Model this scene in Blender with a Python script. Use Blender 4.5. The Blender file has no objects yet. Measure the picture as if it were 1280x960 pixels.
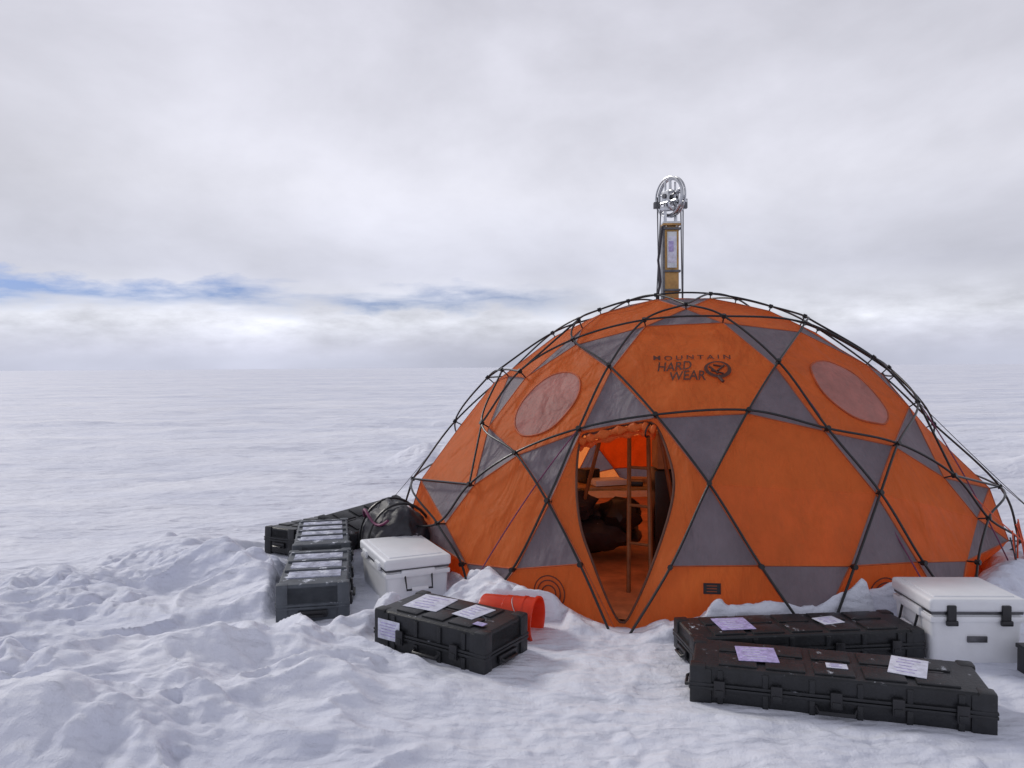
import bpy, bmesh, math, random
import numpy as np
from mathutils import Vector, Matrix, noise as mnoise
from mathutils.bvhtree import BVHTree
random.seed(3)
scene=bpy.context.scene
scene.view_settings.view_transform='Standard'
scene.view_settings.look='None'
scene.view_settings.exposure=0
# ------------------------------------------------------------------ camera
pitch=math.radians(1.25); roll=math.radians(-0.4)
RM=(Matrix.Rotation(math.radians(90)-pitch,3,'X')@Matrix.Rotation(roll,3,'Z'))
cam=bpy.data.cameras.new('camera'); cam.lens=27; cam.sensor_width=36; cam.clip_start=.05; cam.clip_end=30000
co=bpy.data.objects.new('camera',cam); scene.collection.objects.link(co); scene.camera=co
co.matrix_world=Matrix.Translation((0,0,1.7))@RM.to_4x4()
# dome: centre, orientation of its front axis, ground radius, meridian profile (metres)
CX,CY,PHI,TA=1.64,7.42,math.radians(-10),2.62
PZ=[-.5,0,.3,.6,1.0,1.28,1.5,1.7,1.9,2.05,2.15,2.25,2.32,2.36]
PR=[2.64,2.62,2.59,2.50,2.28,2.07,1.87,1.65,1.39,1.15,.95,.68,.40,0.0]
def rprof(z): return float(np.interp(z,PZ,PR))
def zr(r): return float(np.interp(-r,[-v for v in PR],PZ))
# frame nodes: azimuth from the front axis (deg), height (m)
ND={'T+':(14.1,2.05),'T-':(-16.8,2.03),'C+':(22.2,1.69),'C-':(-21.1,1.67),'D+':(10.5,1.36),'D-':(-7.5,1.33),'E':(1.8,.905),
'W+':(46.9,1.975),'W-':(-41.0,1.885),'X+':(25.2,1.235),'X-':(-22.5,1.225),'K+':(40.1,1.115),'K-':(-35.0,1.035),'L+':(30.2,.825),'L-':(-24.6,.745),
'Y+':(64.0,1.70),'Y-':(-50.5,1.61),'Z+':(60.5,1.36),'Z-':(-49.7,1.205),'J+':(50.6,.865),'J-':(-44.0,.775),'BE+':(8.4,.425),'BE-':(-4.1,.405),
'BI+':(21.9,.405),'BO+':(34.2,.385),'BI-':(-17.2,.375),'BO-':(-28.7,.275),'M+':(55.7,.555),'M-':(-48.9,.455),'B3+':(46.2,.325),'B3-':(-40.1,.225)}
DOOR=[(-22.7,1.175),(-19.9,1.215),(-15.0,1.265),(-10.5,1.295),(-7.6,1.275),(-5.1,1.105),(-3.8,.915),(-4.5,.705),(-6.9,.385),(-9.5,.105),(-11.1,.01),(-13.0,.11),(-16.1,.385),(-18.8,.615),(-21.2,.895)]
DOOR=[(math.radians(a),z) for a,z in DOOR]
# ------------------------------------------------------------------ materials
def mat_new(name):
    m=bpy.data.materials.new(name); m.use_nodes=True
    nt=m.node_tree; b=nt.nodes['Principled BSDF']
    return m,nt,b
def N(nt,t,**kw):
    n=nt.nodes.new(t)
    for k,v in kw.items():
        if hasattr(n,k): setattr(n,k,v)
    return n
def noise_tex(nt,scale,detail=4,rough=.6,vec=None,mscale=None,dist=0):
    tc=N(nt,'ShaderNodeTexCoord'); nz=N(nt,'ShaderNodeTexNoise')
    nz.inputs['Scale'].default_value=scale; nz.inputs['Detail'].default_value=detail; nz.inputs['Roughness'].default_value=rough
    nz.inputs['Distortion'].default_value=dist
    if mscale:
        mp=N(nt,'ShaderNodeMapping'); mp.inputs['Scale'].default_value=mscale
        nt.links.new(tc.outputs['Object'],mp.inputs['Vector']); nt.links.new(mp.outputs[0],nz.inputs['Vector'])
    else: nt.links.new(tc.outputs['Object'],nz.inputs['Vector'])
    return nz.outputs['Fac']
def ramp(nt,fac,stops):
    r=N(nt,'ShaderNodeValToRGB'); e=r.color_ramp.elements
    while len(e)<len(stops): e.new(.5)
    for i,(p_,c_) in enumerate(stops):
        e[i].position=p_; e[i].color=(*c_,1) if len(c_)==3 else c_
    nt.links.new(fac,r.inputs[0]); return r.outputs[0]
def bump(nt,b,h_,strength,dist,prev=None):
    n=N(nt,'ShaderNodeBump'); n.inputs['Strength'].default_value=strength; n.inputs['Distance'].default_value=dist
    nt.links.new(h_,n.inputs['Height'])
    if prev: nt.links.new(prev,n.inputs['Normal'])
    nt.links.new(n.outputs[0],b.inputs['Normal']); return n.outputs[0]
def simple(name,col,rough=.5,metal=0,var=.25,scale=8,bmp=.1,bscale=40,spec=.5,snow=0,sscale=9):
    m,nt,b=mat_new(name)
    f=noise_tex(nt,scale,5)
    lo=tuple(max(0,c*(1-var)) for c in col); hi=tuple(min(1,c*(1+var)) for c in col)
    c=ramp(nt,f,[(.3,lo),(.7,hi)])
    b.inputs['Roughness'].default_value=rough; b.inputs['Metallic'].default_value=metal
    b.inputs['Specular IOR Level'].default_value=spec
    if snow>0:
        geo=N(nt,'ShaderNodeNewGeometry'); sep=N(nt,'ShaderNodeSeparateXYZ'); nt.links.new(geo.outputs['Normal'],sep.inputs[0])
        f2=noise_tex(nt,sscale,8,.75)
        up=N(nt,'ShaderNodeMapRange'); up.inputs[1].default_value=.6; up.inputs[2].default_value=.95; nt.links.new(sep.outputs[2],up.inputs[0])
        mr=N(nt,'ShaderNodeMapRange'); mr.inputs[1].default_value=.72-snow; mr.inputs[2].default_value=.80-snow; nt.links.new(f2,mr.inputs[0])
        mu=N(nt,'ShaderNodeMath',operation='MULTIPLY'); nt.links.new(up.outputs[0],mu.inputs[0]); nt.links.new(mr.outputs[0],mu.inputs[1])
        mx=N(nt,'ShaderNodeMix',data_type='RGBA'); nt.links.new(mu.outputs[0],mx.inputs[0]); nt.links.new(c,mx.inputs[6]); mx.inputs[7].default_value=(.72,.75,.84,1)
        c=mx.outputs[2]
        rr=N(nt,'ShaderNodeMapRange'); rr.inputs[3].default_value=rough; rr.inputs[4].default_value=.9
        nt.links.new(mu.outputs[0],rr.inputs[0]); nt.links.new(rr.outputs[0],b.inputs['Roughness'])
    nt.links.new(c,b.inputs['Base Color'])
    if bmp: bump(nt,b,noise_tex(nt,bscale,4),bmp,.01)
    return m
def fabric(name,col,trans=.45,var=.14):
    m,nt,b=mat_new(name)
    f=noise_tex(nt,2.2,5,.65)
    f2=noise_tex(nt,9,5,.7,mscale=(1,1,.35))
    mm=N(nt,'ShaderNodeMath',operation='ADD'); nt.links.new(f,mm.inputs[0]); nt.links.new(f2,mm.inputs[1])
    hv=N(nt,'ShaderNodeMath',operation='MULTIPLY'); nt.links.new(mm.outputs[0],hv.inputs[0]); hv.inputs[1].default_value=.5
    c=ramp(nt,hv.outputs[0],[(.36,tuple(x*(1-var) for x in col)),(.64,tuple(min(1,x*(1+var)) for x in col))])
    nt.links.new(c,b.inputs['Base Color']); b.inputs['Roughness'].default_value=.58; b.inputs['Specular IOR Level'].default_value=.3
    n1=bump(nt,b,noise_tex(nt,2.4,3,.5,mscale=(1.3,1.3,.45),dist=.6),.8,.10)
    n2=bump(nt,b,noise_tex(nt,7,4,.6,mscale=(1,1,.25),dist=.8),.6,.032,n1)
    n2=bump(nt,b,noise_tex(nt,26,3,.6),.3,.006,n2)
    tr=N(nt,'ShaderNodeBsdfTranslucent'); nt.links.new(c,tr.inputs[0]); nt.links.new(n2,tr.inputs['Normal'])
    mx=N(nt,'ShaderNodeMixShader'); mx.inputs[0].default_value=trans
    out=nt.nodes['Material Output']
    nt.links.new(b.outputs[0],mx.inputs[1]); nt.links.new(tr.outputs[0],mx.inputs[2]); nt.links.new(mx.outputs[0],out.inputs[0])
    return m
M_or=fabric('orange_nylon',(.93,.275,.070),.64,.08)
M_or2=fabric('orange_nylon_lower',(.84,.215,.05),.50,.10)
M_gr=fabric('grey_nylon',(.215,.192,.222),.28)
M_win=fabric('mesh_window',(.64,.42,.38),.62)
M_pole=simple('black_pole',(.018,.018,.02),.35,.3,.2)
M_seam=simple('seam_tape',(.10,.035,.02),.7)
M_seamo=simple('seam_orange',(.42,.08,.02),.7)
M_ink=simple('logo_ink',(.07,.02,.012),.7,var=.1)
M_blk=simple('black_plastic',(.014,.015,.018),.42,0,.35,12,.25,60,.45,snow=.105)
M_blk2=simple('black_plastic_bare',(.012,.012,.015),.38,0,.3,12,.15,60)
M_gry=simple('grey_plastic',(.085,.095,.11),.55,0,.25,10,.1,60,.3,snow=.15)
M_rime=simple('rime_covered_panel',(.40,.42,.52),.8,0,.45,14,.4,45,.2,snow=.2)
M_wht=simple('white_plastic',(.76,.77,.80),.38,0,.05,6,.08,40)
M_paper=simple('paper_label',(.62,.63,.74),.6,0,.22,30,.05)
M_ppurple=simple('purple_label',(.42,.36,.62),.6,0,.35,45,.05)
M_steel=simple('bright_steel',(.55,.56,.58),.3,1,.15,20,.05)
M_dsteel=simple('dark_steel',(.12,.12,.13),.4,.8,.3,20,.05)
M_wood=simple('varnished_wood',(.42,.24,.07),.45,0,.3,14,.1)
M_bamboo=simple('pole_wood',(.22,.10,.04),.5,0,.3,10,.1)
M_bag=simple('black_nylon',(.02,.019,.026),.55,0,.4,10,.5,25,snow=.12)
M_tarp=simple('floor_tarp',(.50,.21,.09),.7,0,.35,5,.3,20)
M_box=simple('cardboard',(.42,.26,.14),.7)
M_cordp=simple('purple_cord',(.16,.03,.09),.6)
M_cordk=simple('dark_cord',(.03,.025,.035),.6)
M_cordo=simple('orange_cord',(.75,.12,.05),.6)
M_red,nt,b=mat_new('red_plastic')
b.inputs['Roughness'].default_value=.3
nt.links.new(ramp(nt,noise_tex(nt,12,4),[(.3,(.70,.05,.015)),(.7,(.85,.09,.03))]),b.inputs['Base Color'])
tr=N(nt,'ShaderNodeBsdfTranslucent'); tr.inputs[0].default_value=(.9,.10,.04,1)
mx=N(nt,'ShaderNodeMixShader'); mx.inputs[0].default_value=.4
nt.links.new(b.outputs[0],mx.inputs[1]); nt.links.new(tr.outputs[0],mx.inputs[2]); nt.links.new(mx.outputs[0],nt.nodes['Material Output'].inputs[0])
# snow
M_snow,nt,b=mat_new('snow')
fa=noise_tex(nt,.35,6,.6,mscale=(.5,1,1)); fb=noise_tex(nt,.05,8,.72,mscale=(.25,1,1)); fc=noise_tex(nt,.9,6,.65,mscale=(.4,1,1))
ad=N(nt,'ShaderNodeMath',operation='ADD'); nt.links.new(fa,ad.inputs[0]); nt.links.new(fb,ad.inputs[1])
ad2=N(nt,'ShaderNodeMath',operation='ADD'); nt.links.new(ad.outputs[0],ad2.inputs[0]); nt.links.new(fc,ad2.inputs[1])
dv=N(nt,'ShaderNodeMath',operation='DIVIDE'); nt.links.new(ad2.outputs[0],dv.inputs[0]); dv.inputs[1].default_value=3
c=ramp(nt,dv.outputs[0],[(.40,(.65,.68,.80)),(.49,(.75,.77,.865)),(.58,(.83,.84,.91))])
nt.links.new(c,b.inputs['Base Color']); b.inputs['Roughness'].default_value=.6; b.inputs['Specular IOR Level'].default_value=.25
n1=bump(nt,b,noise_tex(nt,.10,8,.62,mscale=(.38,1,1)),.75,2.2)
n1=bump(nt,b,noise_tex(nt,.6,6,.56,mscale=(.4,1,1),dist=.4),.42,.22,n1)
n2=bump(nt,b,noise_tex(nt,2.8,6,.6,mscale=(.75,1,1),dist=.5),.32,.075,n1)
n3=bump(nt,b,noise_tex(nt,20,7,.70),.7,.016,n2)
n4=bump(nt,b,noise_tex(nt,90,4,.6),.6,.004,n3)
# ------------------------------------------------------------------ mesh builder
def link(o,parent=None):
    scene.collection.objects.link(o)
    if parent: o.parent=parent
    return o
def empty(name,loc=(0,0,0),rot=(0,0,0)):
    e=bpy.data.objects.new(name,None); e.empty_display_size=.1; e.location=loc; e.rotation_euler=rot; return link(e)
class MB:
    def __init__(s): s.v=[]; s.f=[]; s.m=[]; s.mats=[]
    def mi(s,m):
        if m not in s.mats: s.mats.append(m)
        return s.mats.index(m)
    def add(s,vs,fs,m):
        o=len(s.v); k=s.mi(m)
        s.v+= [tuple(v) for v in vs]; s.f+=[tuple(i+o for i in f) for f in fs]; s.m+=[k]*len(fs)
    def addbm(s,bm,m,M=None):
        bm.verts.index_update()
        vs=[(M@v.co if M else v.co) for v in bm.verts]
        s.add(vs,[[v.index for v in f.verts] for f in bm.faces],m); bm.free()
    def box(s,c,sz,m,bev=.005,rot=None,taper=1.0,seg=2):
        bm=bmesh.new(); bmesh.ops.create_cube(bm,size=1)
        for v in bm.verts:
            k=taper if v.co.z<0 else 1
            v.co=Vector((v.co.x*sz[0]*k,v.co.y*sz[1]*k,v.co.z*sz[2]))
        if bev>0: bmesh.ops.bevel(bm,geom=bm.edges[:],offset=min(bev,min(sz)*.45),segments=seg,affect='EDGES',profile=.6)
        M=Matrix.Translation(c)
        if rot is not None: M=M@(rot if isinstance(rot,Matrix) else Matrix.Rotation(rot,4,'Z'))
        s.addbm(bm,m,M)
    def tube(s,pts,r,m,seg=8,caps=True):
        pts=[Vector(p_) for p_ in pts]; n=len(pts); rr=r if isinstance(r,(list,tuple)) else [r]*n
        vs=[];fs=[]; up=None
        for i,P in enumerate(pts):
            t=(pts[min(i+1,n-1)]-pts[max(i-1,0)]).normalized()
            if up is None: up=Vector((0,0,1)) if abs(t.z)<.9 else Vector((1,0,0))
            a=t.cross(up)
            if a.length<1e-6: a=t.orthogonal()
            a.normalize(); up=a.cross(t).normalized()
            for j in range(seg):
                g=2*math.pi*j/seg; vs.append(P+(a*math.cos(g)+up*math.sin(g))*rr[i])
        for i in range(n-1):
            for j in range(seg):
                k=(j+1)%seg; fs.append((i*seg+j,i*seg+k,(i+1)*seg+k,(i+1)*seg+j))
        if caps: fs.append(tuple(range(seg))[::-1]); fs.append(tuple((n-1)*seg+j for j in range(seg)))
        s.add(vs,fs,m)
    def ring(s,c,nrm,R_,r,m,n=40,seg=8):
        nrm=Vector(nrm).normalized(); a=nrm.orthogonal().normalized(); b_=nrm.cross(a)
        vs=[];fs=[]
        for i in range(n):
            g=2*math.pi*i/n; d=a*math.cos(g)+b_*math.sin(g)
            for j in range(seg):
                w=2*math.pi*j/seg; vs.append(Vector(c)+d*(R_+r*math.cos(w))+nrm*r*math.sin(w))
        for i in range(n):
            for j in range(seg):
                fs.append((i*seg+j,((i+1)%n)*seg+j,((i+1)%n)*seg+(j+1)%seg,i*seg+(j+1)%seg))
        s.add(vs,fs,m)
    def lathe(s,prof_,m,M,n=40):
        vs=[];fs=[]
        for (r_,z_) in prof_:
            for i in range(n):
                g=2*math.pi*i/n; vs.append(M@Vector((r_*math.cos(g),r_*math.sin(g),z_)))
        for k in range(len(prof_)-1):
            for i in range(n):
                j=(i+1)%n; fs.append((k*n+i,k*n+j,(k+1)*n+j,(k+1)*n+i))
        s.add(vs,fs,m)
    def obj(s,name,parent=None,smooth=True,angle=35,loc=None,rot=None):
        me=bpy.data.meshes.new(name); me.from_pydata(s.v,[],s.f)
        for m in s.mats: me.materials.append(m)
        me.polygons.foreach_set('material_index',s.m); me.update()
        if smooth: 
            me.polygons.foreach_set('use_smooth',[True]*len(me.polygons))
            try: me.set_sharp_from_angle(angle=math.radians(angle))
            except Exception: pass
        o=bpy.data.objects.new(name,me)
        if loc is not None: o.location=loc
        if rot is not None: o.rotation_euler=rot
        return link(o,parent)
# ------------------------------------------------------------------ tent frame
def P3(az,z,r=None,off=0):
    r=(rprof(z) if r is None else r)+off
    return Vector((CX+r*math.sin(PHI+az),CY-r*math.cos(PHI+az),z))
V={}
dg=math.radians
for k,(a,z) in ND.items():
    V[k,0]=P3(dg(a),z); V[k,1]=P3(dg(180-a),z)
def both(n,bp,bm_,z,r=None):
    for s,sg,b_ in (('+',1,bp),('-',-1,bm_)):
        V[n+s,0]=P3(dg(sg*b_),z,r); V[n+s,1]=P3(dg(180-sg*b_),z,r)
V['P',0]=P3(dg(0),zr(.85),.85); V['P',1]=P3(dg(180),zr(.85),.85)
both('O',35,35,zr(.42),.42)
both('Q',62,62,zr(.85),.85)
both('U',56,50,2.04)
both('Y2',76,64,1.62)
both('S3',84,76,1.55)
both('S1',70,66,.70,2.53)
both('B4',69,66,.30,2.66)
for s,sg in (('+',1),('-',-1)):
    for nm,z,r in (('QP',zr(.5),.5),('N',2.0,None),('S2',1.12,None)):
        p_=P3(dg(sg*90),z,r); V[nm+s,0]=p_; V[nm+s,1]=p_
def az_of(p_): return math.atan2(p_.x-CX,-(p_.y-CY))-PHI
for m_ in (0,1):
    for s in '+-':
        for nm,a,b_ in (('F0','BE','BI'),('F1','BO','B3')):
            q_=(V[a+s,m_]+V[b_+s,m_])/2; V[nm+s,m_]=P3(az_of(q_),-.06,TA+.03)
    for s,sg in (('+',1),('-',-1)):
        V['F2'+s,m_]=P3(dg(sg*90),-.06,TA+.03)
V['F0-',0]=P3(az_of((V['BE-',0]+V['BI-',0])/2),-.1,TA+.03)
faces=[]
def F(m_,mat,ty,*names): faces.append(([(n,m_) for n in names],mat,ty))
for m_ in (0,1):
    F(m_,M_or,'logo','T-','C-','D-','D+','C+','T+'); F(m_,M_gr,'t','P','T-','T+'); F(m_,M_gr,'t','P','O-','O+')
    F(m_,M_gr,'t','D-','E','D+'); F(m_,M_gr,'t','E','BE-','BE+'); F(m_,M_or,'band','BE-','F0-','F0+','BE+')
    for s in '+-':
        n=lambda *l:[x+s if x not in('P','E') else x for x in l]
        F(m_,M_or,'h',*n('P','T','W','U','Q','O')); F(m_,M_gr,'t',*n('T','C','W')); F(m_,M_gr,'t',*n('W','Y','U'))
        F(m_,M_or,'win',*n('C','W','Y','Z','K','X')); F(m_,M_gr,'t',*n('C','D','X')); F(m_,M_gr,'t',*n('X','K','L'))
        F(m_,M_gr,'t',*n('Z','Y','Y2')); F(m_,M_gr,'t',*n('K','Z','J'))
        F(m_,M_or,'hex',*n('K','L','BO','B3','M','J')); F(m_,M_gr,'t',*n('L','BI','BO'))
        if not (m_==0 and s=='-'):
            F(m_,M_or,'hexd',*n('D','X','L','BI','BE','E')); F(m_,M_gr,'t',*n('BE','F0','BI'))
        F(m_,M_or,'band',*n('BI','F0','F1','BO')); F(m_,M_gr,'t',*n('BO','F1','B3'))
        F(m_,M_gr,'t',*n('M','B3','B4')); F(m_,M_gr,'t',*n('J','M','S1'))
        F(m_,M_or,'h',*n('Z','J','S1','S2','S3','Y2')); F(m_,M_or,'h',*n('U','Y','Y2','S3','N','Q'))
        F(m_,M_gr,'t',*n('O','Q','QP')); F(m_,M_or,'band',*n('B3','F1','F2','B4'))
for s in '+-':
    faces+=[([('S3'+s,0),('S2'+s,0),('S3'+s,1)],M_gr,'t'),([('S3'+s,0),('N'+s,0),('S3'+s,1)],M_gr,'t'),([('S1'+s,0),('S2'+s,0),('S1'+s,1)],M_gr,'t'),
    ([('M'+s,0),('S1'+s,0),('B4'+s,0)],M_or,'t'),([('M'+s,1),('S1'+s,1),('B4'+s,1)],M_or,'t'),
    ([('S1'+s,0),('S1'+s,1),('B4'+s,1),('B4'+s,0)],M_or,'h'),([('B4'+s,0),('B4'+s,1),('F2'+s,0)],M_gr,'t'),
    ([('Q'+s,0),('N'+s,0),('Q'+s,1),('QP'+s,0)],M_or,'h')]
faces.append(([('O-',0),('O+',0),('QP+',0),('O+',1),('O-',1),('QP-',0)],M_or,'top'))
tent=empty('dome_tent',(CX,CY,0))
tent_inv=Matrix.Translation((-CX,-CY,0))
fab=MB()
ctr=Vector((CX,CY,.3))
def fan(pts,mat,sag=.02,n=8):
    c=sum(pts,Vector())/len(pts)
    nr=(c-ctr).normalized()
    for i in range(len(pts)):
        a,b_=pts[i],pts[(i+1)%len(pts)]
        idx={};vs=[];fs=[]
        for u in range(n+1):
            for w in range(n+1-u):
                s_=u/n; t_=w/n
                p_=c*(1-s_-t_)+a*s_+b_*t_
                e=(s_+t_); d=(1-e*e)
                p_=p_-nr*sag*d
                q_=Vector((p_.x*5,p_.y*5,p_.z*1.6))
                p_=p_+nr*(0.013*mnoise.noise(p_*3.1)+.012*mnoise.noise(q_))*min(1,(1-e)*4)
                idx[u,w]=len(vs); vs.append(p_)
        for u in range(n):
            for w in range(n-u):
                fs.append((idx[u,w],idx[u+1,w],idx[u,w+1]))
                if w<n-u-1: fs.append((idx[u+1,w],idx[u+1,w+1],idx[u,w+1]))
        fab.add(vs,fs,mat)
seams=MB(); edges={}
def ek(a,b_):
    ka=tuple(round(x,4) for x in V[a]); kb=tuple(round(x,4) for x in V[b_])
    return (ka,kb) if ka<kb else (kb,ka)
for keys,mat,ty in faces:
    pts=[V[k] for k in keys]
    fan(pts,mat,{'t':.010,'h':.0,'logo':-.03,'win':-.02,'hex':-.02,'hexd':-.02,'band':.01,'top':-.02}[ty],8 if ty in('t','band') else 14)
    for i in range(len(keys)): edges.setdefault(ek(keys[i],keys[(i+1)%len(keys)]),(keys[i],keys[(i+1)%len(keys)]))
for a,b_ in edges.values(): seams.tube([V[a],V[b_]],.005,M_seamo,6,False)
dk=[(n,0) for n in ('D-','X-','L-','BI-','F0-','BE-','E')]
outer=[V[k] for k in dk]
for i in range(len(dk)): edges.setdefault(ek(dk[i],dk[(i+1)%7]),(dk[i],dk[(i+1)%7]))
def resample(loop,n):
    L=[Vector(p_) for p_ in loop]; L.append(L[0]); d=[0]
    for i in range(len(L)-1): d.append(d[-1]+(L[i+1]-L[i]).length)
    out=[];j=0
    for i in range(n):
        t=d[-1]*i/n
        while d[j+1]<t: j+=1
        out.append(L[j].lerp(L[j+1],(t-d[j])/(d[j+1]-d[j]+1e-9)))
    return out
def catmull(P,per=8,closed=False):
    n=len(P); out=[]
    rng=range(n) if closed else range(n-1)
    for i in rng:
        if closed: p0_,p1,p2,p3=P[(i-1)%n],P[i],P[(i+1)%n],P[(i+2)%n]
        else: 
            p1,p2=P[i],P[i+1]; p0_=P[i-1] if i>0 else p1*2-p2; p3=P[i+2] if i+2<n else p2*2-p1
        for j in range(per):
            t=j/per
            out.append(.5*((2*p1)+(p2-p0_)*t+(2*p0_-5*p1+4*p2-p3)*t*t+(3*p1-p0_-3*p2+p3)*t**3))
    if not closed: out.append(P[-1])
    return out
innerP=[P3(a,z,None,-.05) for a,z in DOOR]
inner=resample(catmull(innerP,6,True),96)
cI=sum(inner,Vector())/96
def azz(p_): return Vector((az_of(p_)*TA*.9,p_.z))
out2=resample(outer,700); oa=[azz(p_)-azz(cI) for p_ in out2]; oang=[math.atan2(v.y,v.x) for v in oa]
match=[]
for p_ in inner:
    v=azz(p_)-azz(cI); an=math.atan2(v.y,v.x)
    j=min(range(700),key=lambda i:abs((oang[i]-an+math.pi)%(2*math.pi)-math.pi)); match.append(out2[j])
vs=[];fs=[];rows=5
for r_ in range(rows+1):
    for i in range(96): vs.append(match[i].lerp(inner[i],r_/rows))
for r_ in range(rows):
    for i in range(96):
        j=(i+1)%96; fs.append((r_*96+i,r_*96+j,(r_+1)*96+j,(r_+1)*96+i))
fab.add(vs,fs,M_or)
seams.tube(inner+[inner[0]],.009,M_seam,8,False)
fabo=fab.obj('fabric_shell',tent,angle=50); fabo.data.transform(tent_inv)
seo=seams.obj('seams',tent); seo.data.transform(tent_inv)
bvh=BVHTree.FromPolygons([Vector(v) for v in fab.v],fab.f)
def frame(keys):
    pts=[V[k] for k in keys]; c=sum(pts,Vector())/len(pts)
    n=Vector()
    for i in range(len(pts)):
        n+=(pts[i]-c).cross(pts[(i+1)%len(pts)]-c)
    n.normalize()
    if n.dot(c-ctr)<0: n=-n
    up=(Vector((0,0,1))-n*n.z).normalized(); rt=up.cross(n)
    return c,n,rt,up
def drape(fr,x,y,off):
    c,n,rt,up=fr; p_=c+rt*x+up*y+n*.5
    h_=bvh.ray_cast(p_,-n)
    q_=h_[0] if h_[0] is not None else c+rt*x+up*y
    return q_+n*off
det=MB()
def disc(fr,cx_,cy_,rx,ry,mat,off=.006,rim=None,rimr=.008):
    vs=[drape(fr,cx_,cy_,off)];fs=[];n=40;rows=9
    for r_ in range(1,rows+1):
        for i in range(n):
            a=2*math.pi*i/n; vs.append(drape(fr,cx_+rx*math.cos(a)*r_/rows,cy_+ry*math.sin(a)*r_/rows,off))
    for i in range(n): fs.append((0,1+i,1+(i+1)%n))
    for r_ in range(rows-1):
        for i in range(n):
            j=(i+1)%n; fs.append((1+r_*n+i,1+(r_+1)*n+i,1+(r_+1)*n+j,1+r_*n+j))
    det.add(vs,fs,mat)
    if rim: det.tube(vs[-n:]+[vs[-n]],rimr,rim,6,False)
for m_ in (0,1):
    for s in '+-':
        fr=frame([(n+s,m_) for n in ('C','W','Y','Z','K','X')])
        disc(fr,-.02 if s=='+' else .02,-.05,.31 if s=='+' else .28,.35 if s=='+' else .34,M_win,.006,M_seamo,.007)
        fr=frame([(n+s,m_) for n in ('BI','F0','F1','BO')])
        disc(fr,0,.02,.12,.12,M_or2,.006,M_seam,.004)
        for rr_ in (.09,.055):
            det.tube([drape(fr,rr_*math.cos(t),.02+rr_*math.sin(t),.012) for t in np.linspace(0,2*math.pi,30)],.004,M_seam,6,False)
        for quad in (('E','L','BI','BE'),('L','M','B3','BO')):
            if quad[0]=='E' and m_==0 and s=='-': continue
            if quad[0]=='L' and s=='-': continue
            a,b_,c_,d_=[V[(q_ if q_=='E' else q_+s),m_] for q_ in quad]
            nx,ny=22,14; vs=[];fs=[]
            nn=((a+b_)/2-ctr).normalized()
            for j in range(ny+1):
                for i in range(nx+1):
                    p_=(a.lerp(b_,i/nx)).lerp(d_.lerp(c_,i/nx),j/ny)
                    hc=bvh.ray_cast(p_+nn*.4,-nn)
                    vs.append((hc[0] if hc[0] else p_)+nn*.005)
            for j in range(ny):
                for i in range(nx):
                    a_=j*(nx+1)+i; fs.append((a_,a_+nx+1,a_+nx+2,a_+1))
            det.add(vs,fs,M_or2)
fr=frame([(n,0) for n in ('BE-','F0-','F0+','BE+')])
lx=-.02
vs=[drape(fr,x_,y_,.008) for x_,y_ in ((lx-.055,.07),(lx+.055,.07),(lx+.055,.14),(lx-.055,.14))]
det.add(vs,[(0,1,2,3)],M_blk2)
for yy in (.085,.103,.121):
    det.add([drape(fr,x_,y_,.011) for x_,y_ in ((lx-.035,yy),(lx+.03,yy),(lx+.03,yy+.004),(lx-.035,yy+.004))],[(0,1,2,3)],M_seamo)
do=det.obj('windows_and_vents',tent); do.data.transform(tent_inv)
fr=frame([(n,0) for n in ('T-','C-','D-','D+','C+','T+')])
def text(s,x,y,w,h_,nm,skew=0,bold=0.0):
    cu=bpy.data.curves.new(nm,'FONT'); cu.body=s; cu.size=1; cu.resolution_u=3; cu.offset=bold
    o=bpy.data.objects.new(nm,cu); scene.collection.objects.link(o)
    bpy.context.view_layer.update()
    me=bpy.data.meshes.new_from_object(o.evaluated_get(bpy.context.evaluated_depsgraph_get()))
    bpy.data.objects.remove(o)
    xs=[v.co.x for v in me.vertices]; ys=[v.co.y for v in me.vertices]
    x0,x1,y0,y1=min(xs),max(xs),min(ys),max(ys)
    for v in me.vertices:
        u=(v.co.x-x0)/(x1-x0)*w; t=(v.co.y-y0)/(y1-y0)*h_
        p_=drape(fr,x+u+skew*t,y+t,.012); v.co=p_-Vector((CX,CY,0))
    me.materials.append(M_ink); o=bpy.data.objects.new(nm,me); link(o,tent)
text('M O U N T A I N',-.29,.055,.58,.055,'lettering_1',0,.012)
text('HARD',-.26,-.075,.25,.11,'lettering_2',.1,.012)
text('WEAR',-.18,-.20,.27,.11,'lettering_3',.1,.012)
lg=MB()
cx_,cy_=.185,-.065
def ell(rx,ry,off,mat,hole):
    n=32; vs=[drape(fr,cx_+rx*math.cos(2*math.pi*i/n),cy_+ry*math.sin(2*math.pi*i/n),off) for i in range(n)]
    vs+=[drape(fr,cx_+hole*rx*math.cos(2*math.pi*i/n),cy_+.01+hole*ry*math.sin(2*math.pi*i/n),off) for i in range(n)]
    lg.add(vs,[(i,(i+1)%n,n+(i+1)%n,n+i) for i in range(n)],mat)
ell(.10,.095,.012,M_ink,.74)
for (ax,ay,bx,by) in ((-.06,.03,.0,-.045),(-.03,.05,.05,.03),(.05,.045,.0,-.015),(-.05,-.015,.04,-.045)):
    lg.tube([drape(fr,cx_+ax,cy_+ay,.012),drape(fr,cx_+bx,cy_+by,.012)],.008,M_ink,6)
lg.tube([drape(fr,cx_+.0,cy_-.08,.012),drape(fr,cx_+.03,cy_-.14,.012)],.012,M_ink,6)
lo=lg.obj('emblem',tent); lo.data.transform(tent_inv)
def vk(k): return tuple(round(x,4) for x in V[k])
rep={}
for k in V: rep.setdefault(vk(k),k)
canon=lambda k: rep[vk(k)]
adj={}
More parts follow.
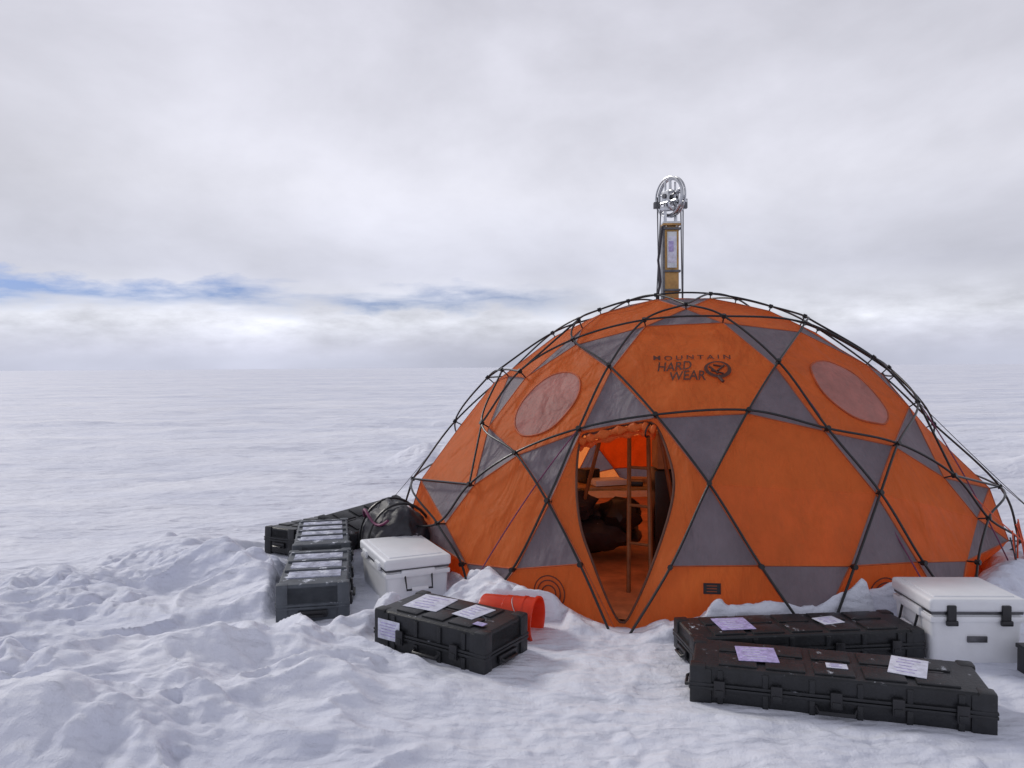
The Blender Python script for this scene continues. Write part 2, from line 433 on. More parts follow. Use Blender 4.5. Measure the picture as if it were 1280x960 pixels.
for a,b_ in edges.values():
    a,b_=canon(a),canon(b_); na,nb=a[0],b_[0]
    if na[0]=='B' and nb[0]=='B': continue
    if na[0]=='F' and nb[0]=='F': continue
    adj.setdefault(a,set()).add(b_); adj.setdefault(b_,set()).add(a)
def out_n(k):
    v=V[k]; return Vector((v.x-CX,v.y-CY,(v.z-.15)*1.15)).normalized()
LIFT={}
for k in V:
    l=.045+.015*max(0,min(1,(V[k].z-1.2)/.8))
    if abs(math.degrees((az_of(V[k])+math.pi)%(2*math.pi)-math.pi))>45: l+=.03
    if k[0][0]=='F': l=.12
    if k[0][0] in 'POQN': l=.045
    LIFT[k]=V[k]+out_n(k)*l
used=set(); poles=MB(); hubs=MB()
def nxt(prev,cur):
    d=(V[cur]-V[prev]).normalized(); best=None;bd=.55
    if cur[0][0]=='F': return None
    for c_ in sorted(adj[cur]):
        if c_==prev: continue
        dd=(V[c_]-V[cur]).normalized().dot(d)
        if dd>bd: bd=dd;best=c_
    return best
for a in sorted(adj):
    for b_ in sorted(adj[a]):
        if frozenset((a,b_)) in used: continue
        ch=[a,b_]; used.add(frozenset((a,b_)))
        for direction in (1,0):
            while True:
                if direction: n_=nxt(ch[-2],ch[-1]); last=ch[-1]
                else: n_=nxt(ch[1],ch[0]); last=ch[0]
                if n_ is None: break
                e=frozenset((last,n_))
                if e in used: break
                used.add(e)
                if direction: ch.append(n_)
                else: ch.insert(0,n_)
        P=[LIFT[k] for k in ch]
        C=catmull(P,9)
        poles.tube(C,.0088,M_pole,8)
for k in sorted(adj):
    if k[0][0]=='F': continue
    n=out_n(k); l=(LIFT[k]-V[k]).length
    hubs.tube([V[k],V[k]+n*l],.006,M_pole,6)
    hubs.tube([V[k]+n*(l-.017),V[k]+n*(l+.017)],.018,M_pole,8)
po=poles.obj('frame_poles',tent); po.data.transform(tent_inv)
ho=hubs.obj('pole_hubs',tent); ho.data.transform(tent_inv)
cords=MB()
def cord(a,b_,m,r=.003,sag=.03):
    a=Vector(a);b_=Vector(b_); pts=[]
    for i in range(13):
        t=i/12; p_=a.lerp(b_,t); p_.z-=sag*4*t*(1-t); pts.append(p_)
    cords.tube(pts,r,m,6)
G=lambda az,off=.18,z=0: P3(dg(az),z,TA,off)
cord(LIFT['C+',0],G(34),M_cordp,.005,-.10)
cord(LIFT['X-',0],G(-36),M_cordp,.005,-.06)
cord(LIFT['Z+',0],G(58),M_cordp,.005,-.08)
cord(LIFT['Z+',0],G(72,.75),M_cordk)
cord(LIFT['S2+',0],G(80,.8),M_cordk)
cord(LIFT['J+',0],G(68,.6),M_cordo,.004,.08)
cord(LIFT['S2-',0],G(-86,.6),M_cordk)
for i in range(9):
    a=G(56+i*1.6,.10,.42+.10*random.random()); cord(a,a+Vector((random.uniform(-.02,.16),random.uniform(-.1,.0),-.38)),M_cordo if i%2 else M_cordk,.005,random.uniform(-.1,.1))
cx2=cords.obj('guy_lines',tent); cx2.data.transform(tent_inv)
fl=MB()
top=[P3(a,z,None,-.03)+Vector((0,0,-.03)) for a,z in DOOR[0:5]]
C=catmull(top,6)
fl.tube(C,[.028+.012*math.sin(i*1.7) for i in range(len(C))],M_or2,10)
fl.tube([p_+Vector((0,.05,-.045)) for p_ in C],[.022+.012*math.cos(i*1.3) for i in range(len(C))],M_or,10)
fl.ring(C[-4]+Vector((0,.02,-.02)),C[-3]-C[-4],.05,.006,M_blk2)
fo=fl.obj('rolled_door_flap',tent); fo.data.transform(tent_inv)
fm=MB(); fm.lathe([(0.01,.0),(TA-.12,.0)],M_tarp,Matrix.Translation((0,0,.012)),64); fm.obj('floor_sheet',tent)
# ------------------------------------------------------------------ mast
def mast():
    e=empty('drill_mast',(1.52,7.35,0)); m=MB()
    m.box((0,0,1.52),(.135,.12,3.0),M_wood,.006)
    m.box((-.075,0,2.2),(.018,.13,1.7),M_dsteel,.003)
    m.box((.0,-.066,2.80),(.09,.012,.34),M_steel,.003)
    m.box((.0,-.0745,2.80),(.075,.006,.25),M_paper,.001)
    m.box((-.01,-.079,2.83),(.045,.003,.10),M_ppurple,.001)
    for z_ in (3.0,2.60,2.42): m.box((0,0,z_),(.165,.15,.022),M_dsteel,.004)
    m.box((0,0,3.04),(.17,.15,.02),M_wood,.004)
    m.box((-.05,0,3.13),(.012,.10,.22),M_steel,.003); m.box((.05,0,3.13),(.012,.10,.22),M_steel,.003)
    m.box((0,0,3.06),(.16,.12,.02),M_steel,.003)
    wn=Vector((.88,.47,.0)).normalized(); c=Vector((0,0,3.31))
    m.ring(c,wn,.17,.014,M_steel,48,10); m.ring(c+wn*.025,wn,.185,.009,M_steel,48); m.ring(c-wn*.025,wn,.185,.009,M_steel,48)
    m.ring(c,wn,.06,.014,M_steel,24)
    t1=Vector((-wn.y,wn.x,0)); up=Vector((0,0,1))
    for i in range(5):
        a=2*math.pi*i/5+.3; d=t1*math.cos(a)+up*math.sin(a); m.tube([c+d*.05,c+d*.165],.014,M_steel,8)
    m.tube([c-wn*.08,c+wn*.08],.024,M_dsteel,12)
    for s in (-1,1):
        m.tube([Vector((.05*s,0,3.05)),c+wn*.06*s,],.014,M_steel,8)
        m.tube([c+wn*.06*s-t1*.16+up*-.06,c+wn*.06*s+t1*.16-up*.06],.013,M_steel,8)
        m.box(c+wn*.06*s,(.10,.015,.10),M_steel,.004,rot=math.atan2(wn.y,wn.x)+math.pi/2)
        m.tube([c+wn*.06*s+up*.15,c+wn*.06*s-up*.1],.01,M_steel,8)
    m.box(c+Vector((.13,-.02,-.07)),(.05,.05,.09),M_dsteel,.006); m.box(c+Vector((-.13,0,-.08)),(.06,.05,.06),M_dsteel,.006)
    m.box(c+Vector((0,-.03,-.12)),(.22,.06,.035),M_steel,.006)
    m.ring(c+Vector((.05,-.05,-.05)),Vector((.4,-.9,.1)),.1,.01,M_steel,36)
    for a,b_ in (((.115,-.03,3.28),(.11,-.03,2.2)),((-.13,-.03,3.3),(-.115,-.03,2.2)),((-.10,-.05,3.2),(-.15,-.05,2.2)),((.105,.03,3.28),(.12,.03,2.2))):
        m.tube([a,b_],.006,M_dsteel,6)
    m.tube([(-.09,-.07,3.02),(-.13,-.07,2.7),(-.11,-.07,2.5),(-.17,-.07,2.2)],.012,M_cordk,8)
    m.obj('mast_assembly',e)
def interior():
    e=empty('timber_tripod',(.98,6.15,0)); m=MB()
    for a,b_ in (((-.12,-.45,0),(-.0,.25,1.6)),((.03,-.55,0),(.13,.15,1.6)),((.45,.2,0),(.15,.3,1.75)),((-.5,.5,0),(-.05,.35,1.8))):
        m.tube([a,b_],.017,M_bamboo,8)
    for z_ in (.35,.62,.9,1.2): m.tube([(-.12+.075*z_,-.45+.44*z_,z_),(.03+.06*z_,-.55+.44*z_,z_)],.012,M_bamboo,8)
    m.obj('timber_legs',e)
    e=empty('folding_table',(1.0,7.0,0)); m=MB()
    m.box((0,0,.62),(.9,.5,.03),M_wood,.004)
    for x in (-.4,.4):
        for y in (-.2,.2): m.tube([(x,y,0),(x,y,.61)],.014,M_dsteel,8)
    m.box((-.15,-.1,.665),(.3,.2,.05),M_wht,.008,.3); m.box((.2,.05,.655),(.22,.16,.04),M_box,.006,-.2)
    m.box((.1,-.18,.66),(.12,.08,.04),M_blk2,.006,-.2); m.box((-.3,.05,.70),(.16,.14,.13),M_blk2,.01,.5)
    m.obj('table_parts',e)
    e=empty('storage_box',(1.40,6.75,0)); m=MB()
    m.box((0,0,.40),(.35,.3,.8),M_blk2,.02); m.box((0,0,.96),(.3,.28,.30),M_box,.01); m.box((0,-.145,.98),(.1,.006,.08),M_paper,.001); m.box((0,0,1.115),(.32,.3,.015),M_box,.004)
    m.obj('box_parts',e)
    e=empty('gear_pile',(.50,6.75,0)); m=MB()
    for i in range(10):
        bm=bmesh.new(); bmesh.ops.create_icosphere(bm,subdivisions=3,radius=1)
        sx,sy,sz=random.uniform(.16,.3),random.uniform(.15,.22),random.uniform(.10,.16)
        off=Vector((random.uniform(-.35,.55),random.uniform(-.1,.4),.10+.045*i))
        for v in bm.verts:
            d=1+.25*mnoise.noise(v.co*2+Vector((i*3,0,0)))
            v.co=Vector((v.co.x*sx*d,v.co.y*sy*d,v.co.z*sz*d))+off
        m.addbm(bm,[M_bag,M_blk2,M_dsteel][i%3])
    m.obj('bags',e)
# ------------------------------------------------------------------ cases
def hard_case(name,L,W,Hh,loc,yaw,tilt=(0,0),mat=None,mat2=None,nlatch=3,labels=(),ribs=5,pads=4,wheels=True,padmat=None):
    mat=mat or M_blk; mat2=mat2 or M_blk2
    e=empty(name,loc,(tilt[0],tilt[1],yaw)); m=MB()
    hb=Hh*.56; hl=Hh-hb
    m.box((0,0,hb/2),(L,W,hb),mat,.022,taper=.97,seg=3)
    m.box((0,0,hb+hl/2),(L,W,hl),mat,.022,seg=3)
    m.box((0,0,hb-.010),(L+.026,W+.026,.016),mat,.005); m.box((0,0,hb+.010),(L+.026,W+.026,.016),mat,.005)
    for sx in (-1,1):
        m.box((sx*(L/2-.05),0,Hh/2),(.10,W+.016,Hh-.02),mat,.012)
        for sy in (-1,1):
            m.box((sx*(L/2-.03),sy*(W/2-.03),Hh/2),(.08,.08,Hh+.008),mat,.014)
        m.box((sx*(L/2+.012),0,hb-.05),(.02,W*.42,.05),mat2,.008)
        m.tube([(sx*(L/2+.01),-W*.16,hb-.05),(sx*(L/2+.035),-W*.14,hb-.06),(sx*(L/2+.035),W*.14,hb-.06),(sx*(L/2+.01),W*.16,hb-.05)],.009,mat2,8)
    for i in range(ribs):
        x=-L/2+.14+(L-.28)*i/max(1,ribs-1)
        for sy in (-1,1):
            m.box((x,sy*(W/2+.002),hb*.45),(.028,.016,hb*.8),mat,.005)
            m.box((x,sy*(W/2+.002),hb+hl*.5),(.028,.016,hl*.7),mat,.005)
    for i in range(pads):
        w=(L-.22)/pads; x=-L/2+.11+w*(i+.5)
        if padmat:
            m.box((x,0,Hh+.002),(w*.62,W*.78,.012),padmat,.004)
            m.box((x+w*.42,0,Hh+.006),(w*.14,W*.92,.022),mat,.006)
        else:
            for sy in (-1,1):
                m.box((x,sy*W*.235,Hh+.003),(w*.82,W*.36,.014),mat,.006)
            m.box((x,0,Hh+.001),(w*.5,W*.05,.01),mat,.003)
    for i in range(nlatch):
        x=-L/2+L*(i+.5)/nlatch if nlatch>1 else 0
        for sy in (-1,1):
            m.box((x,sy*(W/2+.018),hb-.004),(.055,.018,.085),mat2,.006)
            m.box((x,sy*(W/2+.027),hb-.022),(.04,.010,.03),mat,.004)
    hx=.09
    m.tube([(-hx,-(W/2+.005),hb-.045),(-hx+.01,-(W/2+.035),hb-.06),(hx-.01,-(W/2+.035),hb-.06),(hx,-(W/2+.005),hb-.045)],.011,mat2,8)
    if wheels:
        for sy in (-1,1): m.tube([(L/2-.04,sy*(W/2-.06)-.02,.03),(L/2-.04,sy*(W/2-.06)+.02,.03)],.035,M_blk2,16)
    for (face,x,y,w,h_,mt,rz) in labels:
        if face=='top':
            m.box((x,y,Hh+.0125),(w,h_,.003),mt,.0008,rz)
            Mr=Matrix.Rotation(rz,3,'Z')
            for t in range(5):
                o_=Mr@Vector((-w*.06*(t%2)-w*.04*(t%3),h_*(.34-.17*t),0)); m.box((x+o_.x,y+o_.y,Hh+.0148),(w*(.6-.13*(t%3)),h_*.03,.0012),M_ppurple if mt is M_paper else M_paper,0,rz)
        elif face=='front':
            m.box((x,-(W/2+.0125),y),(w,.003,h_),mt,.0008)
            for t in range(5): m.box((x-.01*(t%2),-(W/2+.015),y+h_*(.32-.15*t)),(w*.7,.0015,h_*.035),M_ppurple,.0)
    m.obj('case_shell',e)
    return e
def cooler(name,L,W,Hh,loc,yaw,tilt=(0,0)):
    e=empty(name,loc,(tilt[0],tilt[1],yaw)); m=MB(); hl=.085; hb=Hh-hl
    m.box((0,0,hb/2),(L*.95,W*.95,hb),M_wht,.035,taper=.93,seg=4)
    m.box((0,0,hb+.012),(L*.955,W*.955,.03),M_dsteel,.006)
    m.box((0,0,hb+hl/2+.008),(L,W,hl-.01),M_wht,.022,seg=4)
    m.box((0,0,Hh+.003),(L*.84,W*.80,.014),M_wht,.006)
    m.box((0,0,hb-.03),(L*.975,W*.975,.035),M_wht,.01)
    for x in (-L*.28,L*.28):
        m.box((x,-W/2-.004,hb+.0),(.05,.02,.11),M_blk2,.007); m.box((x,-W/2-.010,hb-.045),(.065,.022,.03),M_blk2,.007)
    m.box((0,-W*.478,hb*.62),(.11,.006,.035),M_dsteel,.001)
    for sx in (-1,1):
        m.box((sx*L*.482,0,hb-.02),(.03,W*.5,.05),M_wht,.01)
        m.tube([(sx*L*.49,-W*.2,hb-.03),(sx*(L*.53),-W*.19,hb-.13),(sx*(L*.53),W*.19,hb-.13),(sx*L*.49,W*.2,hb-.03)],.008,M_blk2,8)
        m.tube([(sx*L*.53,-W*.12,hb-.13),(sx*(L*.53),W*.12,hb-.13)],.018,M_wht,10)
        for sy in (-1,1): m.box((sx*L*.36,sy*W*.34,-.006),(.08,.06,.03),M_blk2,.006)
    for x in (-L*.25,L*.25): m.box((x,W/2+.002,hb+.02),(.12,.02,.05),M_wht,.006)
    m.obj('cooler_body',e)
def gear():
    hard_case('black_equipment_case',.80,.44,.30,(-.385,4.62,-.07),math.radians(-32.7),(.0,.02),labels=(('front',-.29,.19,.17,.12,M_paper,0),('top',-.17,.02,.24,.26,M_paper,.1),('top',.15,.03,.16,.22,M_paper,-.1),('top',.3,-.12,.07,.05,M_ppurple,.0)),nlatch=2,ribs=4,pads=3)
    hard_case('black_equipment_case',1.36,.40,.22,(1.61,3.87,-.035),math.radians(-16),(.01,0),labels=(('top',-.36,.0,.20,.20,M_ppurple,.1),('top',.36,.02,.17,.24,M_paper,-.25),('top',.02,-.06,.1,.06,M_paper,0)),nlatch=5,ribs=6,pads=5)
    hard_case('black_equipment_case',1.34,.36,.20,(1.66,4.49,-.02),math.radians(5),(.0,0),labels=(('top',-.38,0,.2,.2,M_ppurple,0),('top',.2,0,.14,.12,M_paper,.2)),nlatch=4,ribs=6,pads=5)
    hard_case('black_equipment_case',.70,.34,.24,(-1.96,7.25,.0),math.radians(62),(0,.04),nlatch=2,ribs=3,pads=3)
    hard_case('black_equipment_case',1.05,.42,.24,(-1.42,7.60,.04),math.radians(55),(.32,-.05),nlatch=3,ribs=5,pads=4)
    hard_case('grey_equipment_case',1.0,.46,.34,(-1.44,5.60,-.08),math.radians(101),(0,.0),mat=M_gry,mat2=M_blk2,nlatch=3,ribs=5,pads=3,wheels=False,padmat=M_rime)
    hard_case('grey_equipment_case',1.05,.44,.34,(-1.67,6.70,-.06),math.radians(103),(0,.0),mat=M_gry,mat2=M_blk2,nlatch=3,ribs=5,pads=4,wheels=False,padmat=M_rime)
    cooler('white_cooler_box',.78,.50,.45,(-.84,5.86,-.12),math.radians(114))
    cooler('white_cooler_box',.54,.48,.46,(2.63,4.54,-.09),math.radians(-2))
def bucket():
    e=empty('red_bucket',(.12,4.84,-.02)); m=MB()
    ax=Vector((.93,-.36,-.02)).normalized(); M=Matrix.Translation(ax*.02+Vector((0,0,.12)))@ax.to_track_quat('Z','Y').to_matrix().to_4x4()
    m.lathe([(.001,-.36),(.118,-.36),(.122,-.35),(.128,-.2),(.132,-.195),(.134,-.08),(.140,-.08),(.140,-.065),(.135,-.06),(.137,0),(.148,.0),(.148,.015),(.136,.016),(.132,0),(.118,-.34),(.001,-.345)],M_red,M,48)
    hp=[M@Vector((.145*math.cos(t),.145*math.sin(t)*.9+.0,-.03-.12*abs(math.sin(t)))) for t in np.linspace(0,math.pi,16)]
    m.tube(hp,.003,M_steel,6); m.obj('bucket_body',e)
def duffel():
    e=empty('black_duffel_bag',(-1.0,6.55,0)); m=MB()
    bm=bmesh.new(); bmesh.ops.create_icosphere(bm,subdivisions=5,radius=1)
    for v in bm.verts:
        d=1+.12*mnoise.noise(v.co*1.7)+.09*mnoise.noise(v.co*4)+.04*mnoise.noise(v.co*11)
        x,y,z=v.co; x=math.copysign(abs(x)**.8,x)
        v.co=Vector((x*.42*d,y*.27*d,z*.33*d+.22))
    m.addbm(bm,M_bag)
    for x0 in (-.15,.15): m.tube([(x0,-.285*math.cos(t),.22+.345*math.sin(t)) for t in np.linspace(-.2,math.pi+.2,20)],.012,M_blk2,6)
    m.tube([(-.3+.6*i/15,-.15-.12*math.sin(i/15*math.pi),.46-.05*math.sin(i/15*math.pi*3)) for i in range(16)],.012,M_cordp,6)
    m.obj('bag_body',e,angle=60,rot=(0,0,math.radians(-66)))
def battery():
    e=empty('black_battery_box',(2.79,4.15,-.03)); m=MB()
    m.box((.12,0,.08),(.24,.16,.16),M_blk2,.012); m.box((.12,0,.17),(.25,.17,.025),M_blk,.006); m.tube([(.03,0,.18),(.05,0,.22),(.19,0,.22),(.21,0,.18)],.007,M_blk2,6)
    m.obj('box_body',e)
for fn in (mast,interior,gear,bucket,duffel,battery): fn()
# ------------------------------------------------------------------ ground
def hsh(ix,iy,s):
    ix=ix.astype(np.int64);iy=iy.astype(np.int64)
    n=(ix*374761393+iy*668265263+s*1274126177)&0xffffffff
    n=((n^(n>>13))*1274126177)&0xffffffff
    return ((n^(n>>16))&0xffffff)/float(0xffffff)
def perlin(x,y,s=0):
    xi=np.floor(x);yi=np.floor(y);fx=x-xi;fy=y-yi
    u=fx*fx*fx*(fx*(fx*6-15)+10);v=fy*fy*fy*(fy*(fy*6-15)+10)
    def gr(dx,dy):
        a=hsh(xi+dx,yi+dy,s)*2*np.pi
        return np.cos(a)*(fx-dx)+np.sin(a)*(fy-dy)
    return (gr(0,0)*(1-u)+gr(1,0)*u)*(1-v)+(gr(0,1)*(1-u)+gr(1,1)*u)*v
def fbm(x,y,o=4,s=0,gain=.5):
    t=0;a=1
    for i in range(o): t=t+a*perlin(x*2**i+i*7.3,y*2**i-i*3.1,s+i); a*=gain
    return t
def clods(x,y,cell,s,dens=.6,flat=None):
    xs_=x/cell;ys_=y/cell;xi=np.floor(xs_);yi=np.floor(ys_);h_=np.zeros_like(x)
    for dx in(-1,0,1):
        for dy in(-1,0,1):
            cx_=xi+dx;cy_=yi+dy
            px=cx_+hsh(cx_,cy_,s);py=cy_+hsh(cx_,cy_,s+1);r_=.25+.45*hsh(cx_,cy_,s+2)
            on=hsh(cx_,cy_,s+3)<dens
            if flat:
                an=hsh(cx_,cy_,s+4)*6.283; ux=(xs_-px)*np.cos(an)+(ys_-py)*np.sin(an); uy=-(xs_-px)*np.sin(an)+(ys_-py)*np.cos(an)
                d=np.maximum(np.abs(ux),np.abs(uy)*1.3+.15*np.abs(ux))/r_
                hh=np.clip((1-d)*2.4,0,1)*r_*flat*(1+.5*ux/r_)
                h_=np.maximum(h_,np.where(on&(d<1),hh,0))
            else:
                d2=((xs_-px)**2+(ys_-py)**2)/(r_*r_)
                h_=np.maximum(h_,np.where(on&(d2<1),np.sqrt(np.clip(1-d2,0,1))*r_,0))
    return h_*cell
def sm(x,a,b_): 
    t=np.clip((x-a)/(b_-a),0,1); return t*t*(3-2*t)
def gau(x,y,cx_,cy_,sx,sy,th=0):
    c_,s_=math.cos(th),math.sin(th); u=(x-cx_)*c_+(y-cy_)*s_; v=-(x-cx_)*s_+(y-cy_)*c_
    return np.exp(-(u/sx)**2-(v/sy)**2)
def Hf(x,y):
    wx=x+.25*perlin(x*1.3,y*1.3,90); wy=y+.25*perlin(x*1.3,y*1.3,91)
    jx=x+.04*perlin(x*8,y*8,92); jy=y+.04*perlin(x*8,y*8,93)
    rt=np.hypot(x-CX,y-CY)
    az=np.arctan2(x-CX,-(y-CY))-PHI
    h_=.05*fbm(x*.35,y*.5,4,1)
    far=np.clip(sm(y,7,16)+sm(np.abs(x-1),6,12),0,1)
    ridg=1-np.abs(fbm(wx*.28,wy*.8,4,8))*2.6
    drift=np.clip(fbm(wx*.22,wy*.35,3,18)*1.8,0,1)
    h_=h_+far*(.12*fbm(x*.10,y*.22,4,5))+(.3+.7*far)*sm(y,5.5,7.5)*.075*np.clip(ridg,-.3,1)*(.3+drift)*sm(rt,TA+.3,TA+1.2)
    h_=h_+.022*np.clip(1-np.abs(fbm(wx*.9,wy*2.4,3,28))*3.5,0,1)*sm(y,6.2,8)*sm(40-y,0,15)*sm(rt,TA+.3,TA+1.2)
    rough=np.clip(sm(-wx,-.1,1.0)*sm(7.4-wy,0,1.6),0,1)
    path=np.exp(-((x-.35)/.75)**2)*sm(5.6-y,0,.6)
    rough2=rough*(1-.7*path)
    patch=np.clip(.25+1.6*fbm(x*.8,y*.9,3,60),0,1)
    rid2=np.clip(1-np.abs(fbm(wx*1.05,wy*1.7,4,20,.45))*2.6,0,1)
    lump=.085*rid2**1.4+patch*(clods(jx,jy,.42,30,.4,.20)+clods(jx,jy,.19,40,.35,.32)+clods(wx,wy,.34,33,.4)*.34)+clods(jx,jy,.075,50,.3,.42)*patch+.008*fbm(x*8,y*8,3,66)
    h_=h_+rough2*lump
    lum=(.6+.8*np.clip(.4+fbm(wx*1.9,wy*1.9,4,70,.45),0,1.3))
    h_=h_+lum*(.24*gau(x,y,-2.15,6.0,.95,.30,math.radians(-38))+.14*gau(x,y,-2.9,6.9,.6,.35,0)+.17*gau(x,y,-1.75,4.35,.85,.34,.35)+.19*gau(x,y,-1.95,3.5,.6,.32,.2)+.08*gau(x,y,-.9,4.0,.5,.25,-.2))
    h_=h_+.10*gau(x,y,-3.25,7.25,.10,.10)
    tramp=sm(6.0-y,0,1.5)*sm(x,-.8,.2)
    h_=h_+tramp*(.045*fbm(x*2.2,y*2.6,4,80)+clods(jx,jy,.11,85,.3,.35)*np.clip(.1+2*perlin(x*1.4,y*1.4,87),0,1)+.006*fbm(x*9,y*9,3,67)-clods(x,y,.34,88,.5)*.10)
    sk=np.exp(-((rt-(TA+.12))/.26)**2)
    frontdoor=np.exp(-((az+.19)/.15)**2)
    amp=(.24+.15*np.clip(perlin(az*3.1,rt*0+2.2,95),-.6,1))*(1-.95*frontdoor)
    amp=amp+.14*np.exp(-((az-.34)/.22)**2)
    right=sm(az,.05,.25)
    h_=h_+sk*amp*(.85+.45*np.clip(fbm(x*2.6,y*2.6,3,97),-1,1))+sk*clods(jx,jy,.2,99,.45,.35)*(1-.85*frontdoor)*(1-.8*right)
    fl_=0
    for (ax_,ay_,sx,sy,th) in ((-.385,4.62,.45,.26,-.57),(1.6,3.87,.72,.26,-.28),(1.66,4.49,.72,.22,.09),(-1.5,6.1,.3,1.0,.22),(-.84,5.86,.32,.45,.38),(2.63,4.54,.32,.3,0),(.05,4.88,.25,.2,0),(-1.46,7.6,.6,.3,.9),(-1.98,7.25,.4,.3,1.0),(-1.0,6.55,.3,.3,-.5),(2.9,4.15,.15,.1,0)):
        c_,s_=math.cos(th),math.sin(th); u=((x-ax_)*c_+(y-ay_)*s_)/sx; v=(-(x-ax_)*s_+(y-ay_)*c_)/sy
        fl_=np.maximum(fl_,1-sm(np.maximum(np.abs(u),np.abs(v)),1.0,1.35))
    h_=h_*(1-.85*fl_)
    ins=1-sm(rt,TA-.2,TA-.05)
    h_=h_*(1-ins)-.06*ins
    wall=gau(x,y,-1.25,13.2,.75,.6)
    h_=h_+wall*(.42+.2*fbm(x*2,y*2,3,101))+sm(wall,.3,.6)*clods(jx,jy,.5,107,.6,.15)
    h_=h_+.28*gau(x,y,7.5,11.5,1.6,.8)*(1+.6*fbm(x*1.5,y*1.5,3,103))+.2*gau(x,y,5.6,9.5,.8,.6)
    return h_*np.where(y>2000,0,1)
def axis(lo,hi,step,rate,end0,end1):
    core=list(np.arange(lo,hi,step)); a=core[-1];s_=step
    while a<end1: s_*=rate; a+=s_; core.append(a)
    b0=core[0];s_=step;pre=[]
    while b0>end0: s_*=rate; b0-=s_; pre.append(b0)
    return np.array(pre[::-1]+core)
xs=axis(-3.4,3.4,.0135,1.045,-7000,7000)
ya=list(np.arange(2.9,6.4,.0135)); s_=.0135
while ya[-1]<9000: s_*=1.021; ya.append(ya[-1]+s_)
pre=[];b0=2.9;s_=.02
while b0>-200: s_*=1.25; b0-=s_; pre.append(b0)
ys=np.array(pre[::-1]+ya)
X,Y=np.meshgrid(xs,ys); Z=Hf(X,Y)
nx,ny=len(xs),len(ys)
me=bpy.data.meshes.new('snow_ground'); me.vertices.add(nx*ny)
me.vertices.foreach_set('co',np.stack([X,Y,Z],-1).astype(np.float32).ravel())
I=(np.arange(ny-1)[:,None]*nx+np.arange(nx-1)[None,:]).ravel()
quads=np.stack([I,I+1,I+nx+1,I+nx],-1).astype(np.int32)
me.loops.add(quads.size); me.loops.foreach_set('vertex_index',quads.ravel())
me.polygons.add(len(quads)); me.polygons.foreach_set('loop_start',np.arange(0,quads.size,4,dtype=np.int32))
me.polygons.foreach_set('use_smooth',np.ones(len(quads),dtype=bool))
me.update(calc_edges=True); me.materials.append(M_snow)
link(bpy.data.objects.new('snow_ground',me))
# ------------------------------------------------------------------ world
SUN_EL=math.radians(35); SUN_AZ=math.radians(-52)
w=bpy.data.worlds.new('World'); scene.world=w; w.use_nodes=True; nt=w.node_tree
for n in list(nt.nodes): nt.nodes.remove(n)
out=N(nt,'ShaderNodeOutputWorld'); sky=N(nt,'ShaderNodeTexSky'); sky.sky_type='NISHITA'; sky.sun_disc=False
sky.sun_elevation=SUN_EL; sky.sun_rotation=SUN_AZ
bg1=N(nt,'ShaderNodeBackground'); bg1.inputs[1].default_value=.08
tint=N(nt,'ShaderNodeMix',data_type='RGBA',blend_type='MULTIPLY'); tint.inputs[0].default_value=1; tint.inputs[7].default_value=(.38,.50,.92,1)
nt.links.new(sky.outputs[0],tint.inputs[6]); nt.links.new(tint.outputs[2],bg1.inputs[0])
tc=N(nt,'ShaderNodeTexCoord'); sep=N(nt,'ShaderNodeSeparateXYZ'); nt.links.new(tc.outputs['Generated'],sep.inputs[0])
def wn(scale,ms,detail,rough=.55,loc=(0,0,0),dist=0):
    mp=N(nt,'ShaderNodeMapping'); mp.inputs['Scale'].default_value=ms; mp.inputs['Location'].default_value=loc
    nt.links.new(tc.outputs['Generated'],mp.inputs[0]); z=N(nt,'ShaderNodeTexNoise'); z.inputs['Scale'].default_value=scale
    z.inputs['Detail'].default_value=detail; z.inputs['Roughness'].default_value=rough; z.inputs['Distortion'].default_value=dist
    nt.links.new(mp.outputs[0],z.inputs['Vector']); return z.outputs['Fac']
def mth(op,a,b_,c_=None,clamp=False):
    n=N(nt,'ShaderNodeMath',operation=op); n.use_clamp=clamp
    for i,v in enumerate((a,b_,c_)):
        if v is None: continue
        if isinstance(v,(int,float)): n.inputs[i].default_value=v
        else: nt.links.new(v,n.inputs[i])
    return n.outputs[0]
wob=wn(6,(1,1,1.5),5)
zz=mth('ADD',sep.outputs[2],mth('MULTIPLY',mth('SUBTRACT',wob,.5),.035))
basec=ramp(nt,zz,[(0.0,(.56,.58,.70)),(.012,(.58,.60,.72)),(.028,(.64,.655,.77)),(.06,(.85,.87,.96)),(.12,(.69,.705,.81)),(.22,(.73,.735,.82)),(.42,(.62,.62,.70)),(1.0,(.28,.29,.34))])
big=wn(1.7,(1,1,2.0),7,.55,(2.3,.4,0),.3); bigm=mth('MULTIPLY_ADD',mth('SUBTRACT',big,.5),1.1,1.0)
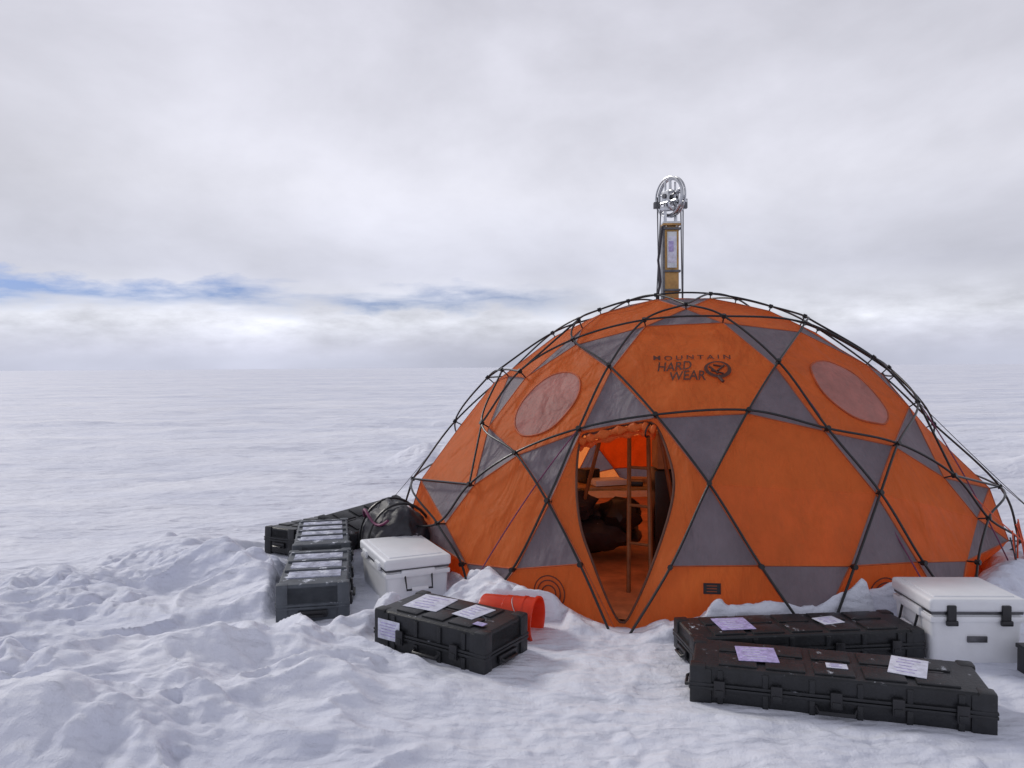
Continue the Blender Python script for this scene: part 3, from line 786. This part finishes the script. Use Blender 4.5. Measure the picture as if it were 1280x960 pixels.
mid=wn(4.5,(1,1,1.8),6,.55,(.3,1.4,.6),.2); bigm=mth('MULTIPLY',bigm,mth('MULTIPLY_ADD',mth('SUBTRACT',mid,.5),.30,1.0))
band=mth('SUBTRACT',1.0,mth('DIVIDE',mth('ABSOLUTE',mth('SUBTRACT',sep.outputs[2],.058),0),.05),clamp=True)
puff=wn(10,(1,1,3.2),7,.6); puffm=mth('MULTIPLY_ADD',mth('SUBTRACT',puff,.5),mth('MULTIPLY',band,1.3),1.0)
mul=mth('MULTIPLY',bigm,puffm)
mc=N(nt,'ShaderNodeMix',data_type='RGBA',blend_type='MULTIPLY'); mc.inputs[0].default_value=1
cmb=N(nt,'ShaderNodeCombineColor'); 
for i in range(3): nt.links.new(mul,cmb.inputs[i])
nt.links.new(basec,mc.inputs[6]); nt.links.new(cmb.outputs[0],mc.inputs[7])
bg2=N(nt,'ShaderNodeBackground'); nt.links.new(mc.outputs[2],bg2.inputs[0]); bg2.inputs[1].default_value=1.0
gapz=mth('SUBTRACT',1.0,mth('DIVIDE',mth('ABSOLUTE',mth('SUBTRACT',mth('ADD',sep.outputs[2],mth('MULTIPLY',mth('SUBTRACT',puff,.5),.07)),.088),0),.022),clamp=True)
gn=wn(3.2,(1,1,7),5,.55,(1.1,0,.3))
gm=mth('MULTIPLY',mth('MULTIPLY_ADD',gn,5.0,-1.9,clamp=True),gapz)
side=mth('MULTIPLY_ADD',sep.outputs[0],-4.0,.55,clamp=True)
gm=mth('MULTIPLY',mth('MULTIPLY',gm,side),1.2,clamp=True)
mxs=N(nt,'ShaderNodeMixShader'); nt.links.new(gm,mxs.inputs[0]); nt.links.new(bg2.outputs[0],mxs.inputs[1]); nt.links.new(bg1.outputs[0],mxs.inputs[2]); nt.links.new(mxs.outputs[0],out.inputs[0])
sl=bpy.data.lights.new('sun','SUN'); sl.energy=1.5; sl.angle=math.radians(10); sl.color=(1,.96,.9)
so=bpy.data.objects.new('sun',sl); link(so)
sv=Vector((math.sin(SUN_AZ)*math.cos(SUN_EL),math.cos(SUN_AZ)*math.cos(SUN_EL),math.sin(SUN_EL)))
so.rotation_euler=sv.to_track_quat('Z','Y').to_euler()
